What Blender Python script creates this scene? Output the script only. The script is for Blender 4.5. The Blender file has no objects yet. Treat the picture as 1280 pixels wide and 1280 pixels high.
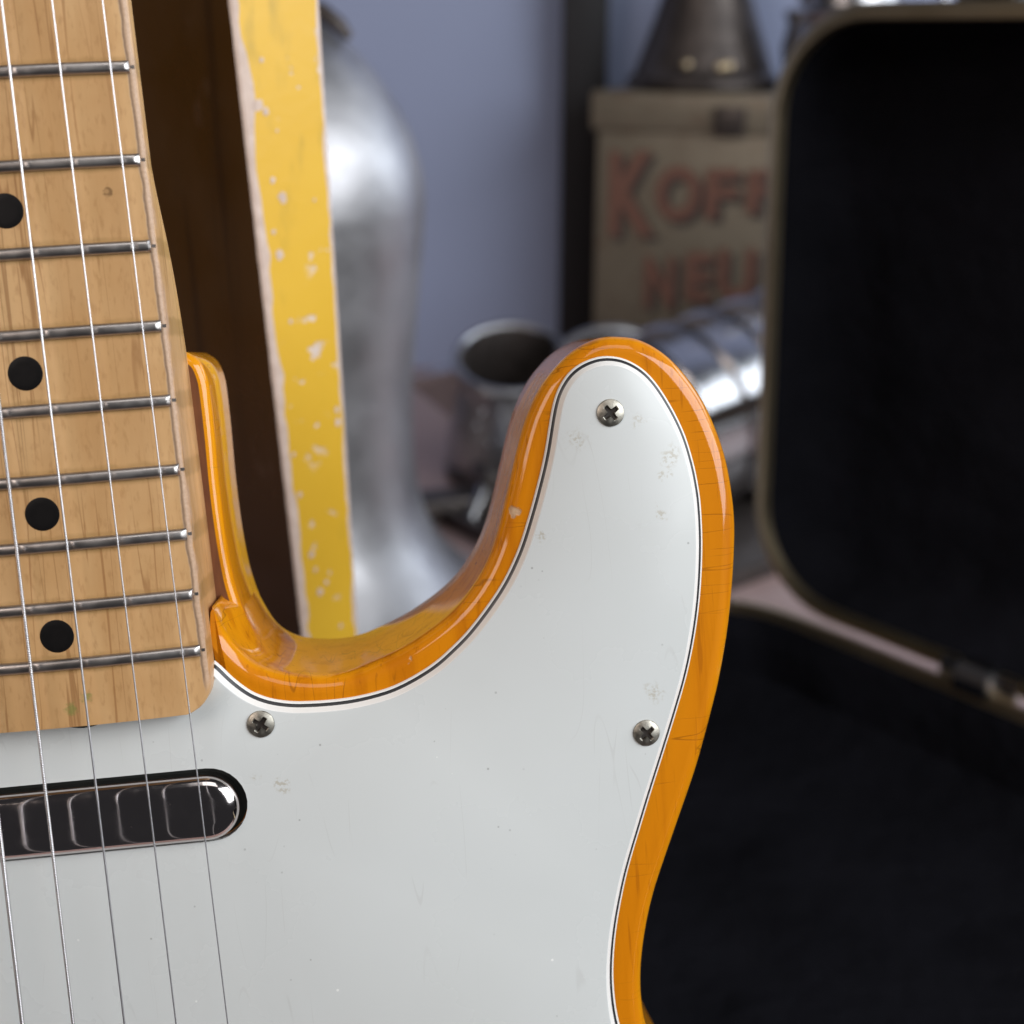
import bpy, bmesh, math, random
from mathutils import Vector, Matrix, noise
random.seed(7)
D = bpy.data
SC = bpy.context.scene
COL = SC.collection
R = math.radians

# ------------------------------------------------------------------ camera
PITCH = R(20.9)
CAM_H = 0.43
cam_d = D.cameras.new('camera')
cam = D.objects.new('camera', cam_d)
COL.objects.link(cam)
cam.location = (0, 0, CAM_H)
cam.rotation_euler = (R(90) - PITCH, 0, 0)
cam_d.sensor_width = 36
cam_d.lens = 45
cam_d.clip_start = 0.01
cam_d.clip_end = 50
cam_d.dof.use_dof = True
cam_d.dof.focus_distance = 0.264
cam_d.dof.aperture_fstop = 11.2
SC.camera = cam

# ------------------------------------------------------------------ light
world = D.worlds.new('World')
SC.world = world
world.use_nodes = True
bg = world.node_tree.nodes['Background']
bg.inputs[0].default_value = (0.85, 0.84, 0.92, 1)
bg.inputs[1].default_value = 0.035


def area(name, loc, target, sx, sy, power, col):
    l = D.lights.new(name, 'AREA')
    l.shape = 'RECTANGLE'
    l.size = sx
    l.size_y = sy
    l.energy = power
    l.color = col
    o = D.objects.new(name, l)
    COL.objects.link(o)
    o.location = loc
    o.rotation_euler = (Vector(target) - Vector(loc)).to_track_quat('-Z', 'Y').to_euler()
    return o


area('window_light', (1.45, -0.50, 1.05), (0.05, 0.25, 0.28), 2.0, 1.2, 49, (0.92, 0.96, 1.0))
area('rear_window_light', (1.75, 1.18, 0.85), (0.0, 0.9, 0.30), 0.9, 1.0, 12, (0.84, 0.92, 1.0))
area('front_left_fill', (-1.5, -1.3, 1.5), (0.05, 0.3, 0.25), 1.1, 1.1, 18.5, (1.0, 0.86, 0.78))  # unseen fill lamp added at the front left
area('overhead_fill', (0.2, -0.9, 2.3), (0, 0.3, 0.2), 1.2, 1.0, 8, (1.0, 0.97, 0.95))  # weak overhead fill, added; no such lamp is known
SC.view_settings.view_transform = 'Standard'
SC.view_settings.look = 'None'
SC.view_settings.exposure = 0
SC.view_settings.gamma = 1


# ------------------------------------------------------------------ node helpers
class Mat:
    def __init__(s, name):
        s.m = D.materials.new(name)
        s.m.use_nodes = True
        s.t = s.m.node_tree
        s.p = s.t.nodes['Principled BSDF']
        s.tc = None

    def n(s, typ, **kw):
        nd = s.t.nodes.new(typ)
        for k, v in kw.items():
            setattr(nd, k, v)
        return nd

    def plug(s, sock, v):
        if hasattr(v, 'is_linked'):
            s.t.links.new(v, sock)
        elif isinstance(v, (tuple, list)):
            sock.default_value = tuple(v) + ((1,) if len(v) == 3 and len(sock.default_value) == 4 else ())
        else:
            sock.default_value = v

    def obj(s):
        if s.tc is None:
            s.tc = s.n('ShaderNodeTexCoord').outputs['Object']
        return s.tc

    def mapping(s, scale=(1, 1, 1), rot=(0, 0, 0), loc=(0, 0, 0), vec=None):
        m = s.n('ShaderNodeMapping')
        s.plug(m.inputs['Vector'], vec or s.obj())
        m.inputs['Scale'].default_value = scale
        m.inputs['Rotation'].default_value = rot
        m.inputs['Location'].default_value = loc
        return m.outputs[0]

    def noise(s, scale, detail=3, rough=.55, vec=None, dist=0):
        nd = s.n('ShaderNodeTexNoise')
        s.plug(nd.inputs['Vector'], vec or s.obj())
        nd.inputs['Scale'].default_value = scale
        nd.inputs['Detail'].default_value = detail
        nd.inputs['Roughness'].default_value = rough
        nd.inputs['Distortion'].default_value = dist
        return nd.outputs['Fac']

    def voro(s, scale, vec=None, feature='F1', rand=1, out='Distance'):
        nd = s.n('ShaderNodeTexVoronoi', feature=feature)
        s.plug(nd.inputs['Vector'], vec or s.obj())
        nd.inputs['Scale'].default_value = scale
        nd.inputs['Randomness'].default_value = rand
        return nd.outputs[out]

    def ramp(s, v, a, b, lo=0., hi=1.):
        nd = s.n('ShaderNodeMapRange', interpolation_type='SMOOTHSTEP')
        s.plug(nd.inputs[0], v)
        nd.inputs[1].default_value = a
        nd.inputs[2].default_value = b
        nd.inputs[3].default_value = lo
        nd.inputs[4].default_value = hi
        return nd.outputs[0]

    def math(s, op, a, b=0., c=0.):
        nd = s.n('ShaderNodeMath', operation=op)
        s.plug(nd.inputs[0], a)
        s.plug(nd.inputs[1], b)
        s.plug(nd.inputs[2], c)
        return nd.outputs[0]

    def mix(s, f, a, b, mode='MIX'):
        nd = s.n('ShaderNodeMix', data_type='RGBA', blend_type=mode)
        s.plug(nd.inputs[0], f)
        s.plug(nd.inputs[6], a)
        s.plug(nd.inputs[7], b)
        return nd.outputs[2]

    def xyz(s):
        nd = s.n('ShaderNodeSeparateXYZ')
        s.plug(nd.inputs[0], s.obj())
        return nd.outputs

    def spot(s, c, r, soft=.6, warp=None, amt=0.):
        """1 inside an irregular patch around point c (object metres), 0 outside"""
        vm = s.n('ShaderNodeVectorMath', operation='DISTANCE')
        s.plug(vm.inputs[0], s.obj())
        vm.inputs[1].default_value = c
        d = vm.outputs['Value']
        if warp is not None:
            d = s.math('ADD', d, s.math('MULTIPLY', s.math('SUBTRACT', warp, .5), amt))
        return s.ramp(d, r * (1 - soft), r, 1, 0)

    def set(s, col=None, rough=None, metal=None, coat=None, bump=None, bstr=.2, bdist=.001, spec=None, coat_rough=None,
            sheen=None):
        P = s.p.inputs
        if col is not None: s.plug(P['Base Color'], col)
        if rough is not None: s.plug(P['Roughness'], rough)
        if metal is not None: s.plug(P['Metallic'], metal)
        if coat is not None: s.plug(P['Coat Weight'], coat)
        if coat_rough is not None: s.plug(P['Coat Roughness'], coat_rough)
        if spec is not None: s.plug(P['Specular IOR Level'], spec)
        if sheen is not None: s.plug(P['Sheen Weight'], sheen)
        if bump is not None:
            b = s.n('ShaderNodeBump')
            s.plug(b.inputs['Height'], bump)
            b.inputs['Strength'].default_value = bstr
            b.inputs['Distance'].default_value = bdist
            s.t.links.new(b.outputs[0], s.p.inputs['Normal'])
        return s.m


M = {}


def mk_materials():
    # ---- guitar finish: aged amber lacquer with checking lines
    m = Mat('amber_lacquer')
    x, y, z = m.xyz()
    base = m.mix(m.noise(70, 4, vec=m.mapping((1, .12, 1))), (0.58, 0.172, 0.001), (0.70, 0.240, 0.002))
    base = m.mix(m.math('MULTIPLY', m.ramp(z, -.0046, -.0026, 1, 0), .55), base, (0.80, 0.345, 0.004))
    base = m.mix(m.ramp(m.noise(210, 4, vec=m.mapping((1, .05, 1))), .46, .66, 0, .5), base, (0.46, 0.125, 0.001))
    pore = m.ramp(m.noise(900, 2, vec=m.mapping((1, .045, 1))), .60, .70, 0, .4)
    base = m.mix(pore, base, (0.30, 0.075, 0.002))
    na = m.noise(1, 1, .4, vec=m.mapping((15, 300, 40)), dist=.15)
    nb = m.noise(1, 1, .4, vec=m.mapping((250, 26, 40)), dist=.35)
    la = m.ramp(m.math('ABSOLUTE', m.math('SUBTRACT', na, .5)), .002, .011, 1, 0)
    lb = m.ramp(m.math('ABSOLUTE', m.math('SUBTRACT', nb, .5)), .002, .013, 1, 0)
    low = m.math('MULTIPLY', m.ramp(y, .186, .196, 1, 0), m.ramp(x, .074, .084, 1, 0))
    lines = m.math('ADD', m.math('MULTIPLY', lb, low), m.math('MULTIPLY', la, m.math('SUBTRACT', 1., low)))
    lines = m.math('MULTIPLY', lines, m.ramp(m.noise(70, 2), .46, .6))
    base = m.mix(m.math('MULTIPLY', lines, .5), base, (0.16, 0.045, 0.003))
    w = m.noise(900, 3)
    chip = None
    for c, r in (((.0928, .2142, -.0036), .0017), ((.0683, .1847, -.0036), .0013), ((.0858, .2005, -.0046), .0005),
                 ((.0303, .2495, -.018), .0006), ((.0775, .2415, -.004), .0003)):
        s_ = m.spot(c, r, .25, w, .0014)
        chip = s_ if chip is None else m.math('MAXIMUM', chip, s_)
    base = m.mix(chip, base, m.mix(w, (0.34, 0.15, 0.06), (0.75, 0.55, 0.36)))
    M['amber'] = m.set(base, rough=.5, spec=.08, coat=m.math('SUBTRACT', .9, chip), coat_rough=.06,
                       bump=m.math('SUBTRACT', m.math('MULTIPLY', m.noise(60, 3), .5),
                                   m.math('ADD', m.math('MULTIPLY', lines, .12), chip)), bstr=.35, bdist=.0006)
    # bare stained wood in the neck pocket
    m = Mat('pocket_wood')
    M['pocket'] = m.set(m.mix(m.noise(700, 3, vec=m.mapping((1, .15, 1))), (.09, .022, .006), (.24, .08, .02)), rough=.7)
    # ---- maple
    m = Mat('aged_maple')
    x, y, z = m.xyz()
    vv = m.mapping((1, .045, 1), rot=(0, 0, R(-1.5)))
    base = m.mix(m.ramp(m.noise(140, 4, vec=vv), .3, .7), (0.52, 0.300, 0.130), (0.63, 0.385, 0.180))
    base = m.mix(m.ramp(m.noise(55, 3), .35, .7, 0, .45), base, (0.46, 0.245, 0.090))
    gv = m.mapping((1, .03, 1), rot=(0, 0, R(-2.0)), vec=m.obj())
    g = m.noise(300, 2, .4, vec=gv, dist=.3)
    line = m.ramp(m.math('ABSOLUTE', m.math('SUBTRACT', g, .5)), .003, .017, 1, 0)
    line = m.math('MULTIPLY', line, m.ramp(m.noise(60, 2, vec=m.mapping((1, .3, 1), loc=(3, 1, 0))),   .38, .54))
    base = m.mix(m.math('MULTIPLY', line, .62), base, (0.27, 0.12, 0.040))
    fleck = m.ramp(m.noise(1100, 3, vec=m.mapping((1, .3, 1), rot=(0, 0, R(14)))), .50, .72, 0, .32)
    base = m.mix(fleck, base, (0.30, 0.14, 0.045))
    # grime gathered against the frets
    near = None
    for k_ in range(12, 22):
        d_ = m.math('ABSOLUTE', m.math('SUBTRACT', y, .648 / 2 ** (k_ / 12)))
        near = d_ if near is None else m.math('MINIMUM', near, d_)
    near = m.math('ADD', near, m.math('MULTIPLY', m.math('SUBTRACT', m.noise(260, 3), .5), .0016))
    base = m.mix(m.ramp(near, .0012, .0023, .42, 0), base, (.22, .13, .035))
    # finish worn off along the rolled edge of the playing surface
    ax = m.math('ADD', m.math('ABSOLUTE', x), m.math('MULTIPLY', m.math('SUBTRACT', y, .18), .0153))
    axn = m.math('ADD', ax, m.math('MULTIPLY', m.math('SUBTRACT', m.noise(130, 3), .5), .0014))
    band = m.math('MULTIPLY', m.ramp(axn, .0268, .0272), m.ramp(axn, .02815, .02845, 1, 0))
    band = m.math('MULTIPLY', band, m.math('MULTIPLY', m.ramp(y, .183, .188), m.ramp(z, .0015, .003)))
    dark = m.math('MULTIPLY', band, m.ramp(axn, .0272, .0277, 1, 0))
    base = m.mix(m.math('MULTIPLY', band, .85), base, m.mix(m.noise(1500, 2), (.34, .20, .12), (.62, .43, .30)))
    base = m.mix(m.math('MULTIPLY', dark, .75), base, (.15, .09, .045))
    wn = m.noise(1200, 3)
    green = m.math('MAXIMUM', m.spot((.0012, .1835, .007), .0016, .8, wn, .003), m.spot((.0042, .1855, .007), .0013, .8, wn, .003))
    base = m.mix(m.math('MULTIPLY', green, .6), base, (.16, .22, .05))
    ring = m.math('MULTIPLY', m.spot((.0190, .2830, .006), .0011, .4, wn, .0012), m.math('SUBTRACT', 1., m.math('MULTIPLY', m.spot((.0188, .2831, .006), .0006, .5), .6)))
    base = m.mix(m.math('MULTIPLY', ring, .7), base, (.12, .06, .02))
    M['maple'] = m.set(base, rough=m.math('ADD', .36, m.math('MULTIPLY', band, .3)), coat=.25, coat_rough=.2,
                       bump=m.math('SUBTRACT', m.noise(500, 3, vec=m.mapping((1, .2, 1))), m.math('MULTIPLY', band, 1.5)), bstr=.12, bdist=.0004)
    # ---- pickguard plies
    m = Mat('white_plastic')
    base = m.mix(m.noise(16, 3), (.595, .608, .590), (.645, .668, .662))
    w = m.noise(1300, 4)
    w2 = m.noise(330, 3, vec=m.mapping((1, .55, 1), rot=(0, 0, R(35))))
    st = None
    for c, r in (((.1055, .2285, 0), .0030), ((.1255, .2235, 0), .0030), ((.1235, .2195, 0), .0016), ((.1185, .2320, 0), .0018),
                 ((.0345, .1635, 0), .0012), ((.0392, .1618, 0), .0022), ((.1190, .1740, 0), .003),
                 ((.0640, .1795, 0), .0012), ((.0975, .2090, 0), .0012), ((.1230, .2120, 0), .0012)):
        s_ = m.math('MULTIPLY', m.spot(c, r, .9, w2, .0085), m.ramp(w, .46, .58))
        st = s_ if st is None else m.math('MAXIMUM', st, s_)
    base = m.mix(m.math('MULTIPLY', st, .5), base, (.36, .30, .19))
    sp = m.ramp(m.voro(260), .05, .08, 1, 0)
    sp = m.math('MULTIPLY', sp, m.ramp(m.noise(60, 2), .50, .58))
    base = m.mix(m.math('MULTIPLY', sp, .55), base, (.22, .21, .20))
    dust = m.ramp(m.voro(170, vec=m.mapping(loc=(.7, .3, .1))), .04, .06, 1, 0)
    dust = m.math('MULTIPLY', dust, m.ramp(m.noise(48, 2), .52, .58))
    base = m.mix(m.math('MULTIPLY', dust, .8), base, (.86, .86, .83))
    def hair(sc_, ang, mask, off):
        h = m.noise(1, 1, .4, vec=m.mapping((sc_, sc_ * .12, 1), rot=(0, 0, R(ang)), loc=(off, 0, 0)))
        return m.math('MULTIPLY', m.ramp(m.math('ABSOLUTE', m.math('SUBTRACT', h, .5)), .0008, .0035, 1, 0), m.ramp(m.noise(mask, 2, vec=m.mapping(loc=(off, 2, 0))), .56, .66))
    scr = m.math('MAXIMUM', hair(60, 38, 50, .3), m.math('MAXIMUM', hair(75, -58, 42, 3.7), hair(110, 12, 36, 7.1)))
    base = m.mix(m.math('MULTIPLY', scr, .2), base, (.42, .41, .39))
    M['white'] = m.set(base, rough=m.ramp(m.noise(28, 5), .3, .7, .20, .38), spec=.5,
                       bump=m.math('ADD', m.math('MULTIPLY', m.noise(45, 2), .4), m.math('SUBTRACT', m.math('MULTIPLY', dust, .3), m.math('MULTIPLY', m.math('ADD', scr, sp), .1))),
                       bstr=.12, bdist=.0004)
    m = Mat('white_ply')
    M['ply'] = m.set(m.mix(m.noise(300, 3), (.80, .79, .76), (.86, .855, .83)), rough=.35)
    m = Mat('black_ply')
    M['blackply'] = m.set(m.mix(m.noise(300, 3), (.012, .012, .014), (.03, .03, .032)), rough=.35)
    m = Mat('black_marker')
    M['dot'] = m.set(m.mix(m.noise(800, 3), (.003, .0025, .0025), (.008, .007, .007)), rough=.4, spec=.25)
    # ---- metals
    m = Mat('fret_nickel')
    M['fret'] = m.set(m.mix(m.noise(900, 3), (.44, .41, .39), (.54, .51, .49)), rough=m.ramp(m.noise(220, 2), .3, .7, .30, .40), metal=1.)
    m = Mat('plain_steel')
    M['steel'] = m.set(m.mix(m.noise(600, 2), (.60, .59, .61), (.76, .75, .77)), rough=.38, metal=1.)
    m = Mat('wound_steel')
    wv_ = m.n('ShaderNodeTexWave', bands_direction='Y')
    m.plug(wv_.inputs['Vector'], m.obj())
    wv_.inputs['Scale'].default_value = 900
    M['wound'] = m.set(m.mix(wv_.outputs['Fac'], (.35, .34, .35), (.75, .73, .74)), rough=.27, metal=1., bump=wv_.outputs['Fac'], bstr=.5, bdist=.0001)
    m = Mat('pickup_chrome')
    spk = m.ramp(m.voro(480), .04, .08, 1, 0)
    spk = m.math('MULTIPLY', spk, m.ramp(m.noise(170, 2), .5, .62))
    M['chrome'] = m.set(m.mix(spk, m.mix(m.noise(150, 4), (.60, .55, .54), (.70, .65, .635)), (.25, .20, .18)),
                        rough=m.math('ADD', m.ramp(m.noise(220, 4), .35, .75, .07, .16), m.math('MULTIPLY', spk, .3)), metal=1.,
                        bump=m.math('ADD', m.math('MULTIPLY', m.noise(120, 2), .5), spk), bstr=.05, bdist=.0003)
    m = Mat('tarnished_nickel')
    M['screw'] = m.set(m.mix(m.noise(900, 4), (.26, .24, .20), (.56, .53, .46)), rough=m.ramp(m.noise(1200, 3), .3, .7, .34, .5), metal=1.,
                       bump=m.noise(2500, 3), bstr=.1, bdist=.0002)
    m = Mat('recess_shade_grime')
    M['recess_dark'] = m.set(m.mix(m.noise(1500, 3), (.008, .006, .005), (.05, .038, .03)), rough=.55, metal=.3)  # shade of the screw recess put into the colour, along with grime
    m = Mat('gap_shade_black')
    M['gap_shade'] = m.set(m.mix(m.noise(400, 3), (.004, .006, .005), (.02, .022, .018)), rough=.6)  # near-black colour standing in for shade in the pickup gap and notch
    # ---- background
    m = Mat('wall_paint')
    M['wall'] = m.set(m.mix(m.noise(2.5, 4), (.265, .305, .455), (.315, .36, .515)), rough=.6, bump=m.noise(90, 3), bstr=.1)
    m = Mat('table_wood')
    tv = m.mapping((1, .08, 1), rot=(0, 0, R(60)))
    M['table'] = m.set(m.mix(m.noise(30, 5, vec=tv), (.33, .21, .19), (.52, .38, .36)), rough=.38, bump=m.noise(60, 4, vec=tv), bstr=.08)
    m = Mat('dark_post_wood')
    M['post'] = m.set(m.mix(m.noise(30, 4, vec=m.mapping((1, 1, .1))), (.006, .006, .008), (.018, .016, .018)), rough=.6)
    m = Mat('yellow_paint')
    x, y, z = m.xyz()
    base = m.mix(m.noise(22, 4), (.70, .40, .020), (.80, .49, .040))
    base = m.mix(m.ramp(m.noise(90, 4, vec=m.mapping((1, 1, .3), rot=(0, R(24), 0))), .55, .72, 0, .5), base, (.36, .24, .03))
    w = m.noise(260, 4)
    ch = m.math('MULTIPLY', m.ramp(m.noise(150, 5), .63, .665), m.ramp(m.noise(34, 2), .46, .6))
    base = m.mix(ch, base, m.mix(w, (.60, .45, .36), (.85, .74, .66)))
    M['yellow'] = m.set(base, rough=.42, bump=m.math('SUBTRACT', m.math('MULTIPLY', w, .3), ch), bstr=.4, bdist=.0008)
    m = Mat('chipped_primer')
    M['primer'] = m.set(m.mix(m.noise(200, 5), (.50, .36, .28), (.80, .66, .58)), rough=.7, bump=m.noise(300, 4), bstr=.4)
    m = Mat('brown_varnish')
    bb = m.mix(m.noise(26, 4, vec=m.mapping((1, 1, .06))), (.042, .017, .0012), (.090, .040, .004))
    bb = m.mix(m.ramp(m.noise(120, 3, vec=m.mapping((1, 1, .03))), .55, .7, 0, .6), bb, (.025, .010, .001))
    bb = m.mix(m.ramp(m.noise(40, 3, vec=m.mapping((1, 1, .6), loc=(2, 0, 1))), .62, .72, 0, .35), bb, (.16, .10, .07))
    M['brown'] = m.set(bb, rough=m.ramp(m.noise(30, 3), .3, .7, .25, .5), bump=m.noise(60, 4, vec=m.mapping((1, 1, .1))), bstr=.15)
    m = Mat('dull_aluminium')
    dv = m.noise(14, 5, .6)
    M['alu'] = m.set(m.mix(dv, (.30, .295, .31), (.60, .59, .60)), rough=m.ramp(m.noise(25, 4), .3, .7, .42, .56), metal=1.,
                     bump=m.math('ADD', m.noise(14, 3), m.math('MULTIPLY', m.noise(60, 3), .2)), bstr=.3, bdist=.006)
    m = Mat('galvanised_steel')
    M['galv'] = m.set(m.mix(m.noise(35, 5), (.34, .34, .36), (.56, .555, .565)), rough=m.ramp(m.noise(40, 4), .3, .7, .3, .5), metal=1.,
                      bump=m.noise(40, 3), bstr=.3, bdist=.004)
    m = Mat('polished_steel')
    M['polish'] = m.set(m.mix(m.noise(25, 4), (.42, .415, .43), (.58, .57, .58)), rough=.24, metal=1., bump=m.noise(35, 2), bstr=.15, bdist=.003)
    m = Mat('dark_iron')
    M['iron'] = m.set(m.mix(m.noise(60, 5), (.03, .025, .024), (.12, .10, .09)), rough=.38, metal=.6, bump=m.noise(90, 4), bstr=.3, bdist=.002)
    m = Mat('aged_tin')
    tb = m.mix(m.noise(18, 5), (.16, .136, .10), (.25, .21, .155))
    tb = m.mix(m.ramp(m.noise(45, 5), .52, .7, 0, .6), tb, (.16, .11, .075))
    M['tin'] = m.set(tb, rough=.45, metal=.25, bump=m.noise(50, 4), bstr=.15, bdist=.002)
    m = Mat('faded_red_print')
    M['red'] = m.set(m.mix(m.noise(70, 5), (.135, .06, .042), (.19, .092, .066)), rough=.5)
    m = Mat('black_print')
    M['ink'] = m.set(m.mix(m.noise(70, 5), (.03, .025, .024), (.06, .05, .043)), rough=.5)
    m = Mat('black_plush')
    M['plush'] = m.set(m.mix(m.noise(14, 5), (.003, .003, .004), (.016, .016, .022)), rough=.95, spec=.1, bump=m.math('ADD', m.math('MULTIPLY', m.noise(500, 4), .3), m.math('MULTIPLY', m.noise(22, 4), 4)), bstr=.6, bdist=.004)
    m = Mat('black_tolex')
    M['tolex'] = m.set(m.mix(m.noise(200, 3), (.008, .008, .009), (.02, .02, .02)), rough=.5, bump=m.voro(700), bstr=.4, bdist=.0006)
    m = Mat('worn_brass')
    M['brass'] = m.set(m.mix(m.noise(50, 4), (.42, .33, .20), (.66, .55, .38)), rough=.42, metal=1.)


mk_materials()


# ------------------------------------------------------------------ object helpers
def link(name, verts, faces, mats, parent=None, smooth=True, sharp=30, fmat=None, flat=None):
    me = D.meshes.new(name)
    me.from_pydata([tuple(v) for v in verts], [], faces)
    if not isinstance(mats, (list, tuple)):
        mats = [mats]
    for k in mats:
        me.materials.append(M[k])
    bm = bmesh.new()
    bm.from_mesh(me)
    bmesh.ops.recalc_face_normals(bm, faces=bm.faces)
    bm.to_mesh(me)
    bm.free()
    for i, p in enumerate(me.polygons):
        p.use_smooth = smooth
        if fmat: p.material_index = fmat[i]
        if flat and i in flat: p.use_smooth = False
    if smooth and sharp:
        me.set_sharp_from_angle(angle=R(sharp))
    o = D.objects.new(name, me)
    COL.objects.link(o)
    if parent: o.parent = parent
    return o


def thing(name, label, cat, loc=(0, 0, 0), rotz=0, group=None):
    o = D.objects.new(name, None)
    o.empty_display_size = .02
    COL.objects.link(o)
    o.location = loc
    o.rotation_euler = (0, 0, rotz)
    o['label'] = label
    o['category'] = cat
    if group: o['group'] = group
    return o


class MB:
    """collects pieces into one mesh"""

    def __init__(s):
        s.v, s.f, s.fm = [], [], []

    def add(s, v, f, mi=0):
        k = len(s.v)
        s.v += [Vector(q) for q in v]
        s.f += [tuple(i + k for i in g) for g in f]
        s.fm += [mi] * len(f)
        return s

    def box(s, c, d, bev=0, rot=None, mi=0):
        bm = bmesh.new()
        bmesh.ops.create_cube(bm, size=1)
        for v in bm.verts: v.co = Vector((v.co.x * d[0], v.co.y * d[1], v.co.z * d[2]))
        if bev:
            bmesh.ops.bevel(bm, geom=bm.edges[:], offset=bev, segments=2, affect='EDGES', profile=.5)
        mt = Matrix.Translation(c) @ (rot.to_4x4() if rot else Matrix())
        bm.verts.index_update()
        s.add([mt @ v.co for v in bm.verts], [[q.index for q in f.verts] for f in bm.faces], mi)
        bm.free()
        return s

    def lathe(s, prof, seg=48, mt=None, mi=0, cap=True):
        mt = mt or Matrix()
        v = []
        for r, z in prof:
            for i in range(seg):
                a = 2 * math.pi * i / seg
                v.append(mt @ Vector((r * math.cos(a), r * math.sin(a), z)))
        f = []
        n = len(prof)
        for j in range(n - 1):
            for i in range(seg):
                f.append((j * seg + i, j * seg + (i + 1) % seg, (j + 1) * seg + (i + 1) % seg, (j + 1) * seg + i))
        if cap:
            f.append(tuple(range(seg))[::-1])
            f.append(tuple((n - 1) * seg + i for i in range(seg)))
        return s.add(v, f, mi)

    def tube(s, pts, r, seg=10, mi=0):
        pts = [Vector(p) for p in pts]
        v = []
        up = None
        for i, p in enumerate(pts):
            d = (pts[min(i + 1, len(pts) - 1)] - pts[max(i - 1, 0)]).normalized()
            if up is None:
                up = d.orthogonal().normalized()
            up = (up - d * up.dot(d)).normalized()
            w = d.cross(up)
            rr = r[i] if isinstance(r, (list, tuple)) else r
            for k in range(seg):
                a = 2 * math.pi * k / seg
                v.append(p + (up * math.cos(a) + w * math.sin(a)) * rr)
        f = []
        for j in range(len(pts) - 1):
            for k in range(seg):
                f.append((j * seg + k, j * seg + (k + 1) % seg, (j + 1) * seg + (k + 1) % seg, (j + 1) * seg + k))
        f.append(tuple(range(seg))[::-1])
        f.append(tuple((len(pts) - 1) * seg + k for k in range(seg)))
        return s.add(v, f, mi)

    def build(s, name, mats, parent=None, smooth=True, sharp=35):
        return link(name, s.v, s.f, mats, parent, smooth, sharp, s.fm)


def catmull(pts, step, smooth=0):
    """dense smooth open curve through 2-D points, resampled evenly"""
    P = [Vector((p[0], p[1])) for p in pts]
    out = []
    for i in range(len(P) - 1):
        a, b, c, d = P[max(i - 1, 0)], P[i], P[i + 1], P[min(i + 2, len(P) - 1)]
        for k in range(12):
            t = k / 12
            out.append(.5 * ((2 * b) + (c - a) * t + (2 * a - 5 * b + 4 * c - d) * t * t + (3 * b - a - 3 * c + d) * t ** 3))
    out.append(P[-1])
    for _ in range(smooth):
        q = out[:]
        for i in range(1, len(out) - 1):
            out[i] = (q[i - 1] + q[i] * 2 + q[i + 1]) / 4
    L = [0]
    for i in range(1, len(out)): L.append(L[-1] + (out[i] - out[i - 1]).length)
    n = max(2, round(L[-1] / step))
    res, j = [], 0
    for k in range(n + 1):
        t = L[-1] * k / n
        while j < len(L) - 2 and L[j + 1] < t: j += 1
        u = (t - L[j]) / max(1e-9, L[j + 1] - L[j])
        res.append(out[j].lerp(out[j + 1], u))
    return res


def normals2d(loop):
    """outward normals of a counter-clockwise or clockwise closed loop"""
    n = len(loop)
    A = sum(loop[i].x * loop[(i + 1) % n].y - loop[(i + 1) % n].x * loop[i].y for i in range(n))
    sg = 1 if A > 0 else -1
    res = []
    for i in range(n):
        d1 = (loop[i] - loop[i - 1]).normalized()
        d2 = (loop[(i + 1) % n] - loop[i]).normalized()
        n1 = Vector((d1.y, -d1.x)) * sg
        n2 = Vector((d2.y, -d2.x)) * sg
        m = (n1 + n2)
        m = m.normalized() if m.length > 1e-6 else n1
        m = m / max(.6, m.dot(n1))
        res.append(m)
    return res


def rings_solid(loop, levels, inner=None):
    """levels: list of (inset, z) from bottom to top, inset may be a function of index.  Caps both ends.
    inner: optional hole loop cut straight through."""
    N = normals2d(loop)
    n = len(loop)
    v, f = [], []
    for ins, z in levels:
        for i in range(n):
            k = ins(i) if callable(ins) else ins
            zz = z(i) if callable(z) else z
            p = loop[i] - N[i] * k
            v.append((p.x * .001, p.y * .001, zz * .001))
    for j in range(len(levels) - 1):
        for i in range(n):
            f.append((j * n + i, j * n + (i + 1) % n, (j + 1) * n + (i + 1) % n, (j + 1) * n + i))
    top = (len(levels) - 1) * n
    if inner is None:
        f.append(tuple(range(n)))
        f.append(tuple(top + i for i in range(n)))
        return v, f, {len(f) - 1, len(f) - 2}
    # hole: fill both caps with triangles
    m = len(inner)
    k = len(v)
    for lvl in (0, -1):
        z = levels[lvl][1]
        v += [(p.x * .001, p.y * .001, z * .001) for p in inner]
    for i in range(m):
        f.append((k + i, k + (i + 1) % m, k + m + (i + 1) % m, k + m + i))
    flat = set()
    for base, hole in ((0, k), (top, k + m)):
        bm = bmesh.new()
        ids = list(range(base, base + n)) + list(range(hole, hole + m))
        bv = [bm.verts.new(v[i]) for i in ids]
        ed = [bm.edges.new((bv[i], bv[(i + 1) % n])) for i in range(n)]
        ed += [bm.edges.new((bv[n + i], bv[n + (i + 1) % m])) for i in range(m)]
        bm.verts.index_update()
        bmesh.ops.triangle_fill(bm, use_beauty=True, edges=ed, normal=(0, 0, 1))
        for t in bm.faces:
            flat.add(len(f))
            f.append(tuple(ids[q.index] for q in t.verts))
        bm.free()
    return v, f, flat


# ------------------------------------------------------------------ the setting
def cray(u, v):
    """world direction through photograph point (u, v)"""
    d = Vector(((u - 640) / 1600, -(v - 640) / 1600, -1))
    return cam.rotation_euler.to_matrix() @ d


def atY(u, v, Y):
    d = cray(u, v)
    return cam.location + d * (Y / d.y)


def atZ(u, v, Z):
    d = cray(u, v)
    return cam.location + d * ((Z - CAM_H) / d.z)


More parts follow.
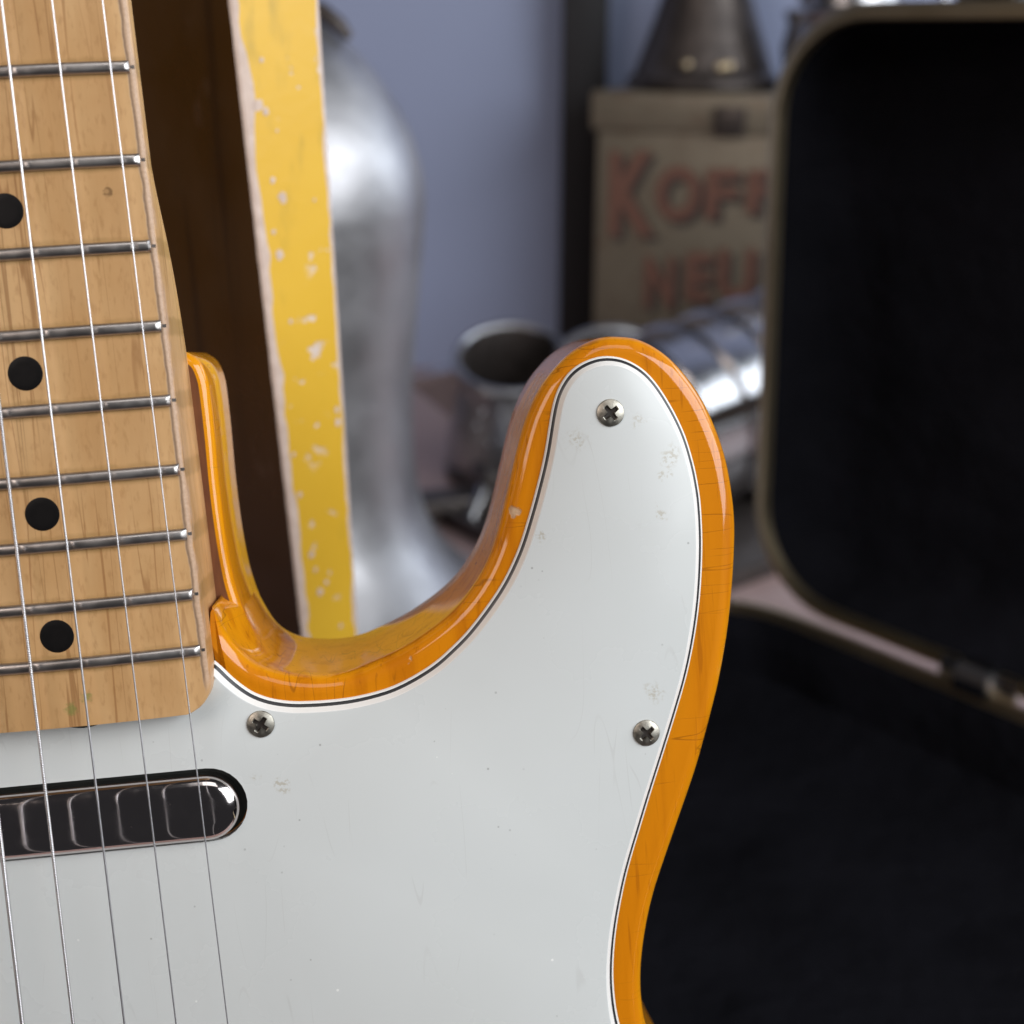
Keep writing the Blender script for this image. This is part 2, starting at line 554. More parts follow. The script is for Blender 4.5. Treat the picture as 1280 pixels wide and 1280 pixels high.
tb = MB().box((0.1, 1.02, -.02), (3.0, 1.9, .04), .006)
o = tb.build('table_top', 'table')
o['kind'] = 'structure'
wl = MB().box((0.1, 1.72, .7), (4.4, .1, 3.2))
o = wl.build('wall', 'wall', smooth=False)
o['kind'] = 'structure'

# dark upright post standing before the wall
t = thing('wooden_post', 'dark upright wooden post against the blue grey wall, left of the coffee tin', 'post', (0.087, 1.63, 0))
MB().box((0, 0, .6), (.054, .04, 1.2), .004).build('shaft', 'post', t)
MB().box((0, -.004, .02), (.07, .054, .04), .004).build('foot', 'post', t)

# ------------------------------------------------------------------ the guitar
P_W = (0.12153664912279276, 0.0720958138288897, 0.0784569453764902)
P_C = (74.18208243503736, 247.17281636838422, 260.3655349472)
w_ = Vector(P_W)
Rg = Matrix.Rotation(w_.length, 3, w_.normalized())
g2c = Matrix.Translation(Rg @ (-Vector(P_C) * .001)) @ Rg.to_4x4()
camM = Matrix.Translation(cam.location) @ cam.rotation_euler.to_matrix().to_4x4()
G = thing('electric_guitar', 'amber electric guitar with white pickguard and maple neck, upright in front', 'guitar')
G.matrix_world = camM @ g2c

SCALE = 648.
R0 = 184.
fy = lambda n: SCALE / 2 ** (n / 12)
fz = lambda x: 7.0 - x * x / (2 * R0)
sx = lambda i, y: (3.5 - i) * (10.75 - 3.65 * y / SCALE)

# -- body
cutaway = [(28.9, 199.9), (30.7, 194.2), (33.5, 189.6), (37.2, 186.2), (42.5, 184.0), (49, 182.9), (56.0, 183.2), (62.6, 185.3),
           (70, 188.6), (78.5, 194.2), (84.2, 200.6), (88.0, 207.5), (90.6, 215), (92.6, 221.5), (94.6, 228), (97, 234.2),
           (100.6, 240.2), (105.0, 244.8), (108.79, 247.3), (113.2, 248.75), (117.57, 248.6), (121.39, 247.66), (125.62, 245.02),
           (129.46, 241.07), (133.38, 235.08), (136.1, 228.63), (138.11, 221.34), (139.08, 213.56), (139.22, 206.49), (138.36, 196.85),
           (136.72, 185.79), (134.4, 175.4), (132.23, 167.94), (128.19, 155.77), (124.06, 145.5), (120.11, 135.86), (116.78, 127.2),
           (114.43, 118.56), (113.0, 109.95), (112.82, 102.65), (113.6, 96.5), (116.3, 88), (121.5, 75), (130, 60), (142, 40), (152, 15),
           (158, -15), (157, -45), (148, -75), (130, -98), (100, -112), (60, -120), (0, -123), (-60, -120), (-100, -112), (-130, -98),
           (-148, -75), (-157, -45), (-156, -10), (-148, 25), (-132, 60), (-117, 90), (-110, 115), (-110, 140), (-116, 165), (-127, 190),
           (-134, 215), (-132, 240), (-120, 258), (-100, 266), (-75, 266), (-50, 262), (-35, 258), (-28.9, 256)]
c1 = catmull(cutaway, 1.0, 4)
loop = c1 + catmull([(-28.9, 255), (-28.9, 178)], 4)[0:] + catmull([(-28.9, 178), (28.9, 178)], 4)[1:] + catmull([(28.9, 178), (28.9, 199)], 2)[1:]
nc = len(c1)
RND = 3.4


def rad(i):
    if i >= nc: return .25
    return .25 + (RND - .25) * min(1, i / 7.) * min(1, (nc - 1 - i) / 7.)


ZT, ZB = -2.4, -44.
sm = lambda t: (lambda q: q * q * (3 - 2 * q))(min(1, max(0, t)))


def flare(i):
    """the wall leans out towards the back where the cutaway runs into the ledge"""
    return 2.9 * sm(i / 4) * (1 - sm((i - 6) / 17)) if i < nc else 0


lev = []
for k in range(5):
    a = R(90) * k / 4
    lev.append(((lambda a: lambda i: rad(i) * (1 - math.sin(a)) - flare(i))(a), (lambda a: lambda i: ZB + rad(i) * (1 - math.cos(a)))(a)))
for zz in (-30., -20., -16., -13., -10., -7.5):
    lev.append(((lambda g: lambda i: -flare(i) * g)(sm((-5 - zz) / 14)), zz))
for k in range(8):
    a = R(90) * (1 - k / 7)
    lev.append(((lambda a: lambda i: rad(i) * (1 - math.sin(a)))(a), (lambda a: lambda i: ZT - rad(i) * (1 - math.cos(a)))(a)))
v, f, flat = rings_solid(loop, lev)
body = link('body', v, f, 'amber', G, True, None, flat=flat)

# lower ledge of the body that carries the neck heel
ledge = [(22, 184), (29, 188.0), (33.4, 192.6), (32.7, 197.5), (31.7, 203), (31.0, 212), (30.7, 223), (30.8, 234), (30.7, 243), (30.4, 246.6),
         (29.4, 249.8), (27.6, 251.6), (24.8, 252.4), (10, 252.6), (-20, 253), (-30, 254)]
l1 = catmull(ledge, 1.0, 3)
lloop = l1 + [Vector((-30, 160)), Vector((22, 160))]
nl = len(l1)
lr = lambda i: 2.0 if i < nl else .2
lev = []
for k in range(4):
    a = R(90) * k / 3
    lev.append(((lambda a: lambda i: lr(i) * (1 - math.sin(a)))(a), (lambda a: lambda i: -43.9 + lr(i) * (1 - math.cos(a)))(a)))
for k in range(8):
    a = R(90) * (1 - k / 7)
    lev.append(((lambda a: lambda i: lr(i) * (1 - math.sin(a)))(a), (lambda a: lambda i: -15.6 - lr(i) * (1 - math.cos(a)))(a)))
v, f, flat = rings_solid(lloop, lev)
fm = [0] * len(f)
fm[len(f) - 1] = 1
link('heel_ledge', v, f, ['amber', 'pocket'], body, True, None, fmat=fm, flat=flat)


# -- pickguard
pg = [(28.3, 188.7), (29.65, 187.3), (31.52, 185.0), (33.74, 182.75), (36.04, 181.0), (39.21, 179.55), (43.25, 178.6), (47.36, 178.25),
      (51.51, 178.15), (55.68, 178.31), (59.89, 178.85), (64.14, 179.8), (68.48, 181.5), (72.86, 183.8), (76.44, 186.4), (81.5, 190.9),
      (88.0, 198.6), (92.3, 205.85), (95.3, 213.17), (97.7, 220.0), (99.6, 226.2), (102.0, 236.0), (104.36, 240.6), (107.17, 243.2),
      (110.57, 244.6), (113.73, 244.9), (117.02, 244.2), (120.08, 242.5), (122.61, 240.1), (124.91, 236.7), (127.33, 232.0), (129.2, 227.19),
      (130.5, 221.89), (131.2, 217.5), (131.6, 212.5), (131.5, 204.38), (130.6, 194.86), (129.1, 186.2), (126.87, 177.4), (124.2, 169.6),
      (120.95, 160.9), (117.3, 151.4), (114.5, 143.8), (112.0, 136.9), (110.1, 130.8), (107.9, 121.7), (106.65, 112.9), (106.55, 105.25),
      (107.4, 98.5), (109.5, 90), (112.5, 81)]
p1 = catmull(pg, 1.0, 5)
p2 = catmull([(111, 77), (96, 71), (75, 64), (58, 61), (46, 60), (0, 60), (-46, 60), (-64, 66), (-84, 88), (-96, 118), (-98, 150), (-105, 175), (-110, 198),
              (-103, 211), (-88, 212), (-68, 200), (-45, 190), (-28.2, 186)], 3, 2)
p3 = catmull([(-26, 185.5), (26, 185.5)], 6)
ploop = p1 + p2 + p3


def slot(x0, x1, y0, y1, n=14):
    r = (y1 - y0) / 2
    cy = (y0 + y1) / 2
    o = []
    for k in range(n + 1):
        a = R(-90) + math.pi * k / n
        o.append(Vector((x1 - r + r * math.cos(a), cy + r * math.sin(a))))
    for k in range(n + 1):
        a = R(90) + math.pi * k / n
        o.append(Vector((x0 + r + r * math.cos(a), cy + r * math.sin(a))))
    return o


hole = slot(-32.4, 32.4, 151.0, 166.7)
v, f, flat = rings_solid(ploop, [(1.0, -1.15), (1.7, -.30), (1.88, -.08), (2.05, 0)], hole)
guard = link('pickguard', v, f, ['white', 'ply'], G, True, 50, flat=flat,
             fmat=[1 if i < 2 * len(ploop) else 0 for i in range(len(f))])
v, f, flat = rings_solid(ploop, [(.42, -1.72), (1.0, -1.15)], hole)
link('black_ply', v, f, 'blackply', guard, True, 50, flat=flat)
v, f, flat = rings_solid(ploop, [(.0, -2.395), (.05, -2.1), (.42, -1.72)], hole)
link('lower_white_ply', v, f, 'ply', guard, True, 50, flat=flat)


def screw_mesh():
    n = 54
    r0 = 2.85
    v, f, idx, deep, in_recess = [], [], {}, {}, []
    for j in range(n + 1):
        for i in range(n + 1):
            a, b = (2 * i / n - 1), (2 * j / n - 1)
            x = a * math.sqrt(1 - b * b / 2)
            y = b * math.sqrt(1 - a * a / 2)
            rr = math.hypot(x, y)
            z = .22 + .62 * (1 - rr ** 2.2)
            if rr > .985: z = 0
            px, py = x * r0, y * r0
            ax, ay = abs(px), abs(py)

            def arm(l, w):
                wd = .56 - .10 * l / 1.7
                e = min(1, max(0, (wd - w) / .13)) * min(1, max(0, (1.72 - l) / .16))
                return e
            c = max(arm(ax, ay), arm(ay, ax))
            core = min(1, max(0, (.86 - (ax + ay) / 1.3) / .2))
            c = max(c, core)
            z += c * (.05 + .12 * min(1, rr * r0 / 1.7) - z)
            idx[i, j] = len(v)
            v.append((px * .001, py * .001, z * .001))
            deep[i, j] = c
    for j in range(n):
        for i in range(n):
            in_recess.append(1 if deep[i, j] + deep[i + 1, j] + deep[i + 1, j + 1] + deep[i, j + 1] > 2.2 else 0)
            f.append((idx[i, j], idx[i + 1, j], idx[i + 1, j + 1], idx[i, j + 1]))
    return v, f, in_recess


sv, sf, s_recess = screw_mesh()
first = link('screw', sv, sf, ['screw', 'recess_dark'], guard, True, 50, fmat=s_recess)
first.location = (.11346, .23333, .00005)
first.rotation_euler = (0, 0, R(36))
for (x, y), a in (((36.72, 174.98), 52), ((116.75, 165.33), 40), ((-105, 195), 12), ((-90, 105), 70), ((60, 68), 25)):
    c = first.copy()
    COL.objects.link(c)
    c.parent = guard
    c.location = (x * .001, y * .001, .00005)
    c.rotation_euler = (0, 0, R(a))

# -- pickup
v, f, fl = rings_solid(slot(-32.2, 32.2, 151.2, 166.5), [(0, -2.39), (0, -2.32)])
pu = slot(-30.9, 30.9, 151.7, 165.4, 24)
lev = [(0, -2.3)]
for k in range(9):
    a = R(90) * (1 - k / 8)
    lev.append((3.6 * (1 - math.sin(a)), 3.0 - 2.3 * (1 - math.cos(a))))
v2, f2, fl2 = rings_solid(pu, lev)
pick = link('pickup_cover', v2, f2, 'chrome', G, True, None, flat=fl2)
link('pickup_gap_shade', v, f, 'gap_shade', pick, False)  # flat dark sheet; its colour gives the shade of the gap round the cover

# -- neck
secs = []
NSEG = 72


def neck_section(y):
    t = min(1, max(0, (y - 180) / 470))
    w = 28.35 - 7.2 * t
    # rounded corner at the heel end
    if y < 186.0:
        k = 186.0 - y
        w = w - 6.3 + 6.3 * math.sqrt(max(0, 1 - (k / 6.3) ** 2))
    q = min(1, max(0, (y - 246) / 44))
    q = q * q * (3 - 2 * q)
    ex = 14 * (1 - q) + 2.7 * q
    # the C-shaped part starts at the edge of the playing surface, the heel is a little wider than it
    bot = -18.5 + 3.4 * q + 1.5 * t
    roll = 1.0
    wt = w - roll
    ze = fz(wt)
    pts = []
    n = 28
    for k in range(n + 1):                          # playing surface
        x = -wt + 2 * wt * k / n
        pts.append((x, fz(x)))
    rr = roll
    for k in range(1, 6):                           # rolled edge
        a = R(90) * (1 - k / 5)
        pts.append((wt + rr * math.cos(a), ze - rr + rr * math.sin(a)))
    zs = ze - rr
    nb = 44
    for k in range(1, nb):
        a = math.pi * k / nb
        ca, sa = math.cos(a), math.sin(a)
        x = w * math.copysign(abs(ca) ** (2 / ex), ca)
        z = zs + (bot - zs) * sa ** (2 / ex)
        pts.append((x, z))
    for k in range(0, 5):
        a = R(90) * (k / 5)
        pts.append((-wt - rr * math.cos(a), ze - rr + rr * math.sin(a)))
    return pts


ys = [179.75, 179.85, 180.2, 180.8, 181.6, 182.6, 183.8, 185.0, 186.0] + [186 + 2.5 * k for k in range(1, 50)] + [310 + 14 * k for k in range(1, 25)] + [652]
v, f = [], []
for q, y in enumerate(ys):
    sec = neck_section(max(y, 179.95))
    for x, z in sec:
        if q == 0: x, z = x * .985, z - .35 if z > 0 else z + .3
        v.append((x * .001, y * .001, z * .001))
n = len(sec)
for j in range(len(ys) - 1):
    for i in range(n):
        f.append((j * n + i, j * n + (i + 1) % n, (j + 1) * n + (i + 1) % n, (j + 1) * n + i))
f.append(tuple(range(n)))
f.append(tuple((len(ys) - 1) * n + i for i in range(n)))
neck = link('neck', v, f, 'maple', G, True, 40)

# nut
MB().box((0, .6495, .0066), (.0425, .0035, .0035), .0004).build('nut', 'ply', neck)


def fret(nf):
    y0 = fy(nf)
    half = 28.35 - 7.2 * (y0 - 180) / 470 - 1.0 + .13 * math.sin(nf * 5.3)
    xs = []
    k = -half
    while k < half:
        xs.append(k)
        k += .38
    xs.append(half)
    prof = [(-1.2, -.1), (-1.2, .25), (-1.08, .6), (-.8, .9), (-.45, 1.03), (0, 1.06), (.45, 1.03), (.8, .9), (1.08, .6), (1.2, .25), (1.2, -.1)]
    v, f = [], []
    for x in xs:
        wear = sum(math.exp(-((x - sx(i, y0)) / .42) ** 2) * (.17 + .06 * math.sin(nf * 2.1 + i * 1.7)) for i in range(1, 7))
        e = min(1, (half - abs(x)) / (.5 + .2 * math.sin(nf * 3.7)))                      # bevelled ends
        for a, h in prof:
            hh = h * (.45 + .55 * e) if h > 0 else h
            hh = min(hh, 1.1 - wear) if h > .3 else hh
            v.append((x * .001, (y0 + a) * .001, (fz(x) + hh) * .001))
    m = len(prof)
    for j in range(len(xs) - 1):
        for i in range(m - 1):
            f.append((j * m + i, j * m + i + 1, (j + 1) * m + i + 1, (j + 1) * m + i))
    f.append(tuple(range(m)))
    f.append(tuple((len(xs) - 1) * m + i for i in range(m)))
    b = MB().add(v, f)
    for s in (-1, 1):                                          # end of the tang, showing in the edge
        b.box((s * (half + .42) * .001, y0 * .001, (fz(half + .5) - .35) * .001), (.0009, .0006, .0008))
    return b.build('fret', 'fret', neck, True, 40)


for nf in range(21, 0, -1):
    fret(nf)

for nf in (21, 19, 17, 15, 9, 7, 5, 3):
    y = (fy(nf) + fy(nf - 1)) / 2
    b = MB()
    ring = []
    prof = [(3.3, 6.2), (3.3, 7.03), (3.15, 7.07), (2.0, 7.085), (.01, 7.09)]
    for r, z in prof:
        for k in range(32):
            a = 2 * math.pi * k / 32
            x, yy = r * math.cos(a), r * math.sin(a)
            ring.append((x * .001, yy * .001, (z - x * x / (2 * R0)) * .001))
    ff = [(j * 32 + k, j * 32 + (k + 1) % 32, (j + 1) * 32 + (k + 1) % 32, (j + 1) * 32 + k) for j in range(len(prof) - 1) for k in range(32)]
    ff.append(tuple(range(32)))
    ff.append(tuple(4 * 32 + k for k in range(32)))
    o = b.add(ring, ff).build('position_marker', 'dot', neck)
    o.location = (0, y * .001, 0)

# dark plug painted as the shade of the truss rod access notch, where guard and heel meet
b = MB()
pts = [Vector((1.2 + 5.0 * math.cos(R(180) + R(180) * k / 14), 179.9 + 2.3 * math.sin(R(180) + R(180) * k / 14))) for k in range(15)]
v, f, fl = rings_solid(pts, [(0, -.6), (0, .03)])
link('truss_notch_shade', v, f, 'gap_shade', guard, False)

# -- strings
gauge = [.28, .34, .44, .66, .88, 1.07]
for i in range(1, 7):
    pts = []
    for y in (649, 500, 350, 192, 80, 2):
        x = sx(i, y)
        z = fz(x * .9) + 1.1 + .15 + 1.75 * (1 - y / SCALE) / (1 - 192 / SCALE)
        pts.append((x * .001, y * .001, z * .001))
    MB().tube(pts, gauge[i - 1] * .0005, 12).build('string', 'steel' if i < 4 else 'wound', G)

# -- bridge (below the picture)
br = MB().box((0, 0, -.0008), (.086, .076, .0024), .001).build('bridge_plate', 'chrome', G)
for x in (-21.5, 0, 21.5):
    MB().lathe([(.0022, -.0095), (.003, -.009), (.003, .009), (.0022, .0095)], 20, Matrix.Translation((x * .001, 0, .0063)) @ Matrix.Rotation(R(90), 4, 'Y')).build('saddle', 'brass', br)

# ------------------------------------------------------------------ yellow board beside the neck
t = thing('yellow_board', 'upright board with chipped yellow painted edge and dark brown face, behind the neck', 'board')
NH = 150
zt = .62


def board_pt(u0, v0, u1, v1, Y, z):
    a, b_ = atY(u0, v0, Y), atY(u1, v1, Y)
    k = (z - a.z) / (b_.z - a.z)
    return a + (b_ - a) * k


vs, fs, fmi = [], [], []
for j in range(NH + 1):
    z = .002 + (zt - .002) * j / NH
    A = board_pt(288, 0, 377, 780, .385, z)
    Bp = board_pt(398, 0, 447, 790, .402, z)
    e = (Bp - A)
    wv = e.normalized()
    n1 = noise.noise(Vector((z * 45, 1, 0)))
    n2 = noise.noise(Vector((z * 160, 5, 0)))
    n3 = noise.noise(Vector((z * 60, 9, 0))) + .6 * noise.noise(Vector((z * 200, 12, 0)))
    left = Vector((-.80, .60, 0))
    bev = .0016 + .0006 * n2
    cols = [A + left * .19, A + left * .06, A + left * (.0008 + .0004 * n2),
            A + left * .0002 + wv * .0006,
            A + wv * max(.0013, .0029 + .0022 * n1 + .0014 * n2),
            A.lerp(Bp, .35), A.lerp(Bp, .7),
            Bp - wv * max(.0006, .0011 + .0011 * n3),
            Bp + Vector((-.0001, .0008, 0)),
            Bp + left * .03, Bp + left * .19]
    vs += cols
W = 11
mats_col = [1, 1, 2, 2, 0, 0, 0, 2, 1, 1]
for j in range(NH):
    for i in range(W - 1):
        fs.append((j * W + i, j * W + i + 1, (j + 1) * W + i + 1, (j + 1) * W + i))
        fmi.append(mats_col[i])
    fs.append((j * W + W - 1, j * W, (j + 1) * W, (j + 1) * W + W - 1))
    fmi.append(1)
fs.append(tuple(range(W)))
fs.append(tuple(NH * W + i for i in range(W)))
fmi += [1, 1]
yb = [i for i in range(len(fs))]


def sub(mat_ids, name, mk):
    ids = [i for i in yb if fmi[i] in mat_ids]
    used = sorted({q for i in ids for q in fs[i]})
    mp = {q: k for k, q in enumerate(used)}
    return link(name, [vs[q] for q in used], [tuple(mp[q] for q in fs[i]) for i in ids], mk, t, True, 30)


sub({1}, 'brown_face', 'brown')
sub({0}, 'painted_edge', 'yellow')
sub({2}, 'worn_corner', 'primer')
# loose flakes of primer showing through the paint
random.seed(11)
for (u, vv_, rr) in ((322, 132, 5), (331, 140, 3.4), (340, 225, 2.6), (352, 247, 4.6), (341, 290, 2.4), (348, 318, 4.4), (326, 75, 2.2), (421, 512, 3.0), (422, 528, 3.6),
                     (366, 568, 2.4), (374, 618, 3.0), (388, 693, 3.6), (393, 712, 2.2), (399, 740, 3.8), (407, 728, 2.8), (425, 782, 2.4), (362, 402, 2.2), (392, 250, 1.6), (345, 163, 1.4)):
    k = (vv_) / 785
    uL, uR = 288 + 89 * k, 398 + 49 * k
    s_ = (u - uL) / (uR - uL)
    a = atY(u, vv_, .385 + .017 * s_)
    A = board_pt(288, 0, 377, 780, .385, a.z)
    Bp = board_pt(398, 0, 447, 790, .402, a.z)
    wv = (Bp - A).normalized()
    nrm = wv.cross(Vector((0, 0, 1))).normalized()
    c = A.lerp(Bp, s_) + nrm * .00012
    m_ = 14
    v = []
    for k in range(m_):
        an = 2 * math.pi * k / m_
        q = rr * .00031 * (.75 + .5 * random.random())
        v.append(c + wv * q * math.cos(an) + Vector((0, 0, 1)) * q * 1.15 * math.sin(an))
    v.append(c + nrm * .0002)
    link('paint_chip', v, [(k, (k + 1) % m_, m_) for k in range(m_)], 'primer', t)

# ------------------------------------------------------------------ tall aluminium vessel
p = atY(375, 500, .86)
t = thing('aluminium_vessel', 'tall dull aluminium vessel with domed shoulder and flared foot behind the yellow board', 'vessel', (p.x, .86, 0))
prof = [(.160, .0), (.163, .004), (.152, .02), (.118, .05), (.094, .08), (.082, .11), (.0775, .15), (.0785, .20), (.082, .25), (.0855, .30), (.0868, .32), (.0855, .338),
        (.081, .357), (.073, .376), (.062, .394), (.049, .411), (.036, .425), (.025, .434)]
pp = catmull(prof, .004, 2)
MB().lathe([(max(.001, q.x * (1 + .035 * min(1, max(0, (q.y - .2) / .1)))), q.y) for q in pp], 96).build('bowl', 'alu', t, True, 60)
MB().lathe([(.166, 0.001), (.172, .003), (.172, .008), (.166, .010)], 96).build('foot_rim', 'polish', t)
MB().lathe([(.024, .432), (.026, .437), (.026, .455), (.03, .458), (.03, .464), (.02, .466)], 48).build('neck_collar', 'alu', t)
MB().tube([(.020, -.012, .441), (.030, -.014, .437), (.041, -.014, .4285), (.047, -.014, .4215)], [.004, .0055, .005, .003], 12).build('handle_lug', 'iron', t)

# ------------------------------------------------------------------ riveted jug
p = atZ(615, 600, .0)
t = thing('riveted_jug', 'open riveted grey metal jug with wide dark mouth, between vessel and guitar horn', 'jug', (p.x + .02, p.y + .02, 0))
def scuttle(name, prof, mat, parent):
    """turned pot whose mouth slopes down to the front"""
    b_ = MB().lathe(prof, 64, None, 0, False)
    for q in b_.v:
        q.z = q.z * .9 + .36 * q.y * min(1, max(0, (q.z - .05) / .07))
        q.x += .0022 * math.sin(7 * math.atan2(q.y, q.x) + q.z * 60)
        q.y += .0018 * math.sin(5 * math.atan2(q.y, q.x) + q.z * 90)
    return b_.build(name, mat, parent, True, 50)


mt = Matrix()
pot = scuttle('pot', [(.01, .002), (.060, .002), (.063, .006), (.065, .03), (.062, .07), (.056, .105), (.054, .125), (.058, .132), (.0565, .136), (.052, .134)], 'galv', t)
scuttle('pot_inside', [(.052, .134), (.051, .125), (.053, .10), (.058, .07), (.06, .03), (.057, .01), (.01, .009)], 'iron', t)  # same pot, inside coloured dark to give the shade in its mouth
MB().lathe([(.058, .001), (.068, .002), (.068, .012), (.062, .014)], 64, mt).build('base_band', 'iron', t)
b = MB()
b.add([(-.045, -.022, .115), (-.045, .022, .115), (-.105, 0, .10), (-.055, -.018, .06), (-.055, .018, .06), (-.098, 0, .09)],
      [(0, 1, 2), (0, 2, 5, 3), (1, 4, 5, 2), (3, 5, 4)])
b.build('spout', 'polish', t, False)
MB().tube([(.048 + .052 * (1 - math.cos(a_)), .018, .112 + .032 * math.sin(a_)) for a_ in [math.pi * k / 16 * 1.08 for k in range(17)]], .0065, 12).build('handle', 'galv', t)
MB().lathe([(.0535, .1325), (.0575, .1325), (.0595, .135), (.0575, .1375), (.0535, .1375), (.052, .135)], 64, Matrix.Translation((0, 0, 0)) @ Matrix(((1, 0, 0, 0), (0, 1, 0, 0), (0, .36, .9, 0), (0, 0, 0, 1))), 0, False).build('rolled_rim', 'galv', t)
for x, z in ((-.028, .082), (-.034, .066), (-.022, .050), (.05, .10), (.066, .115)):
    q = MB().lathe([(.0035, 0), (.003, .0018), (.0015, .003)], 14, Matrix.Translation((x, -math.sqrt(max(0, .062 ** 2 - x * x)) - .002 if x < .04 else -.05, z)) @ Matrix.Rotation(R(90), 4, 'X'))
    q.build('rivet', 'polish', t)

# ------------------------------------------------------------------ lying canister
t = thing('steel_canister', 'shiny ribbed steel canister lying on its side below the coffee tin', 'canister')
c = atY(880, 512, 1.15)
c.z = .094
ax = Vector((.76, .62, .10)).normalized()
rot = ax.to_track_quat('Z', 'Y').to_matrix().to_4x4()
t.matrix_world = Matrix.Translation(c) @ rot
prof = [(.03, -.115), (.06, -.115), (.078, -.107), (.084, -.095)]
z = -.085
while z < .17:
    prof += [(.084, z), (.0885, z + .004), (.0885, z + .010), (.084, z + .014), (.0845, z + .03)]
    z += .052
prof += [(.084, .19), (.078, .205), (.06, .212), (.03, .214)]
MB().lathe(prof, 80).build('can', 'polish', t, True, 40)
MB().lathe([(.024, .21), (.026, .212), (.026, .24), (.022, .244)], 40).build('cap', 'iron', t)
MB().tube([(-.078, .03, -.08), (-.108, .045, -.05), (-.108, .045, .08), (-.078, .03, .11)], .007, 12).build('handle', 'iron', t)

t = thing('added_dark_tray', 'added dark flat tray that darkens the area under the lying canister', 'tray', (c.x + .02, c.y - .02, 0), R(38))  # tray put in to darken what shows beneath the canister
MB().box((0, 0, .004), (.46, .26, .005), .001).build('tray_floor', 'iron', t)
for sx_, sy_, dx, dy in ((0, -.13, .46, .006), (0, .13, .46, .006), (-.23, 0, .006, .254), (.23, 0, .006, .254)):
    MB().box((sx_, sy_, .009), (dx, dy, .016), .0015).build('tray_edge', 'iron', t)
p = atZ(944, 596, .03)
t = thing('steel_scoop', 'small bright steel scoop standing between canister and case lid', 'scoop', (p.x + .006, p.y, .0105), R(-50))
MB().lathe([(.004, .058), (.006, .055), (.021, .022), (.022, .014), (.012, .0), (.004, -.001)], 32).build('bowl', 'polish', t)
MB().tube([(.0, .0, .055), (.0, .012, .072), (.0, .03, .085)], .0035, 10).build('handle', 'polish', t)

# ------------------------------------------------------------------ dark bracket and bolt
p = atZ(570, 645, .0)
t = thing('iron_bracket', 'small dark iron bracket lying on the table beneath the jug', 'bracket', (p.x, p.y, 0), R(20))
MB().box((0, 0, .012), (.085, .04, .024), .005).build('plate', 'iron', t)
MB().box((.03, 0, .03), (.02, .04, .03), .004).build('upright_lug', 'iron', t)
p = atZ(588, 650, .0)
t = thing('threaded_bolt', 'small bright threaded bolt leaning against the dark bracket', 'bolt', (p.x, p.y - .02, .0))
d = Vector((.025, .05, .045)).normalized()
mt = Matrix.Translation((0, 0, .006)) @ d.to_track_quat('Z', 'Y').to_matrix().to_4x4()
prof = []
for k in range(14):
    prof += [(.0048, k * .004), (.0062, k * .004 + .002)]
MB().lathe(prof, 20, mt).build('thread', 'polish', t, True, 70)
MB().lathe([(.010, -.008), (.011, -.007), (.011, 0), (.010, .001)], 6, mt).build('bolt_head', 'polish', t)

# ------------------------------------------------------------------ coffee tin
t = thing('coffee_tin', 'old square coffee tin with faded red lettering behind the open case', 'tin')
pL = atY(742, 300, 1.50)
ang = R(-24)
t.matrix_world = Matrix.Translation((pL.x, 1.50, 0)) @ Matrix.Rotation(ang, 4, 'Z')
TW, TD, TH = .33, .155, .335
MB().box((TW / 2, TD / 2, TH / 2), (TW, TD, TH), .006).build('tin_body', 'tin', t)
ld = MB().box((TW / 2, TD / 2, TH + .004), (TW + .012, TD + .012, .042), .005)
lid_o = ld.build('tin_lid', 'tin', t)
MB().box((TW * .47, -.008, TH - .003), (.035, .006, .03), .002).build('lid_clasp', 'iron', lid_o)


def letters(txt, specs, name, mat, parent, off, z_):
    """flat print: each letter at (x, height base, width, height, shear)"""
    mb = MB()
    for chx, (x, zb, w, h, sh) in zip(txt, specs):
        cu = D.curves.new('glyph', 'FONT')
        cu.body = chx
        cu.offset = .038
        cu.resolution_u = 3
        ob = D.objects.new('glyph', cu)
        COL.objects.link(ob)
        dg = bpy.context.evaluated_depsgraph_get()
        me = ob.evaluated_get(dg).to_mesh()
        vv = [q.co.copy() for q in me.vertices]
        ff = [tuple(p_.vertices) for p_ in me.polygons]
        x0, x1 = min(q.x for q in vv), max(q.x for q in vv)
        y0, y1 = min(q.y for q in vv), max(q.y for q in vv)
        out = []
        for q in vv:
            a = (q.x - x0) / (x1 - x0)
            b_ = (q.y - y0) / (y1 - y0)
            out.append((x + a * w + off[0], z_, zb + b_ * h + a * w * sh + off[1]))
        mb.add(out, ff)
        ob.evaluated_get(dg).to_mesh_clear()
        D.objects.remove(ob)
        D.curves.remove(cu)
    return mb.build(name, mat, parent, False)


row1 = [(.018, .2015, .056, .094, .06), (.073, .221, .052, .062, .04), (.131, .2275, .036, .054, .04), (.177, .236, .034, .046, .04), (.217, .242, .012, .042, .04), (.236, .246, .034, .040, .04)]
row2 = [(.064, .122, .036, .060, .06), (.113, .134, .030, .054, .06), (.150, .138, .042, .058, .06)]
for nm, mt_, off, zz in (('lettering_shade', 'ink', (.007, -.006), -.0012), ('lettering', 'red', (0, 0), -.0020)):
    letters('KOFFIE', row1, nm, mt_, t, off, zz)
    letters('NEU', row2, nm, mt_, t, off, zz)

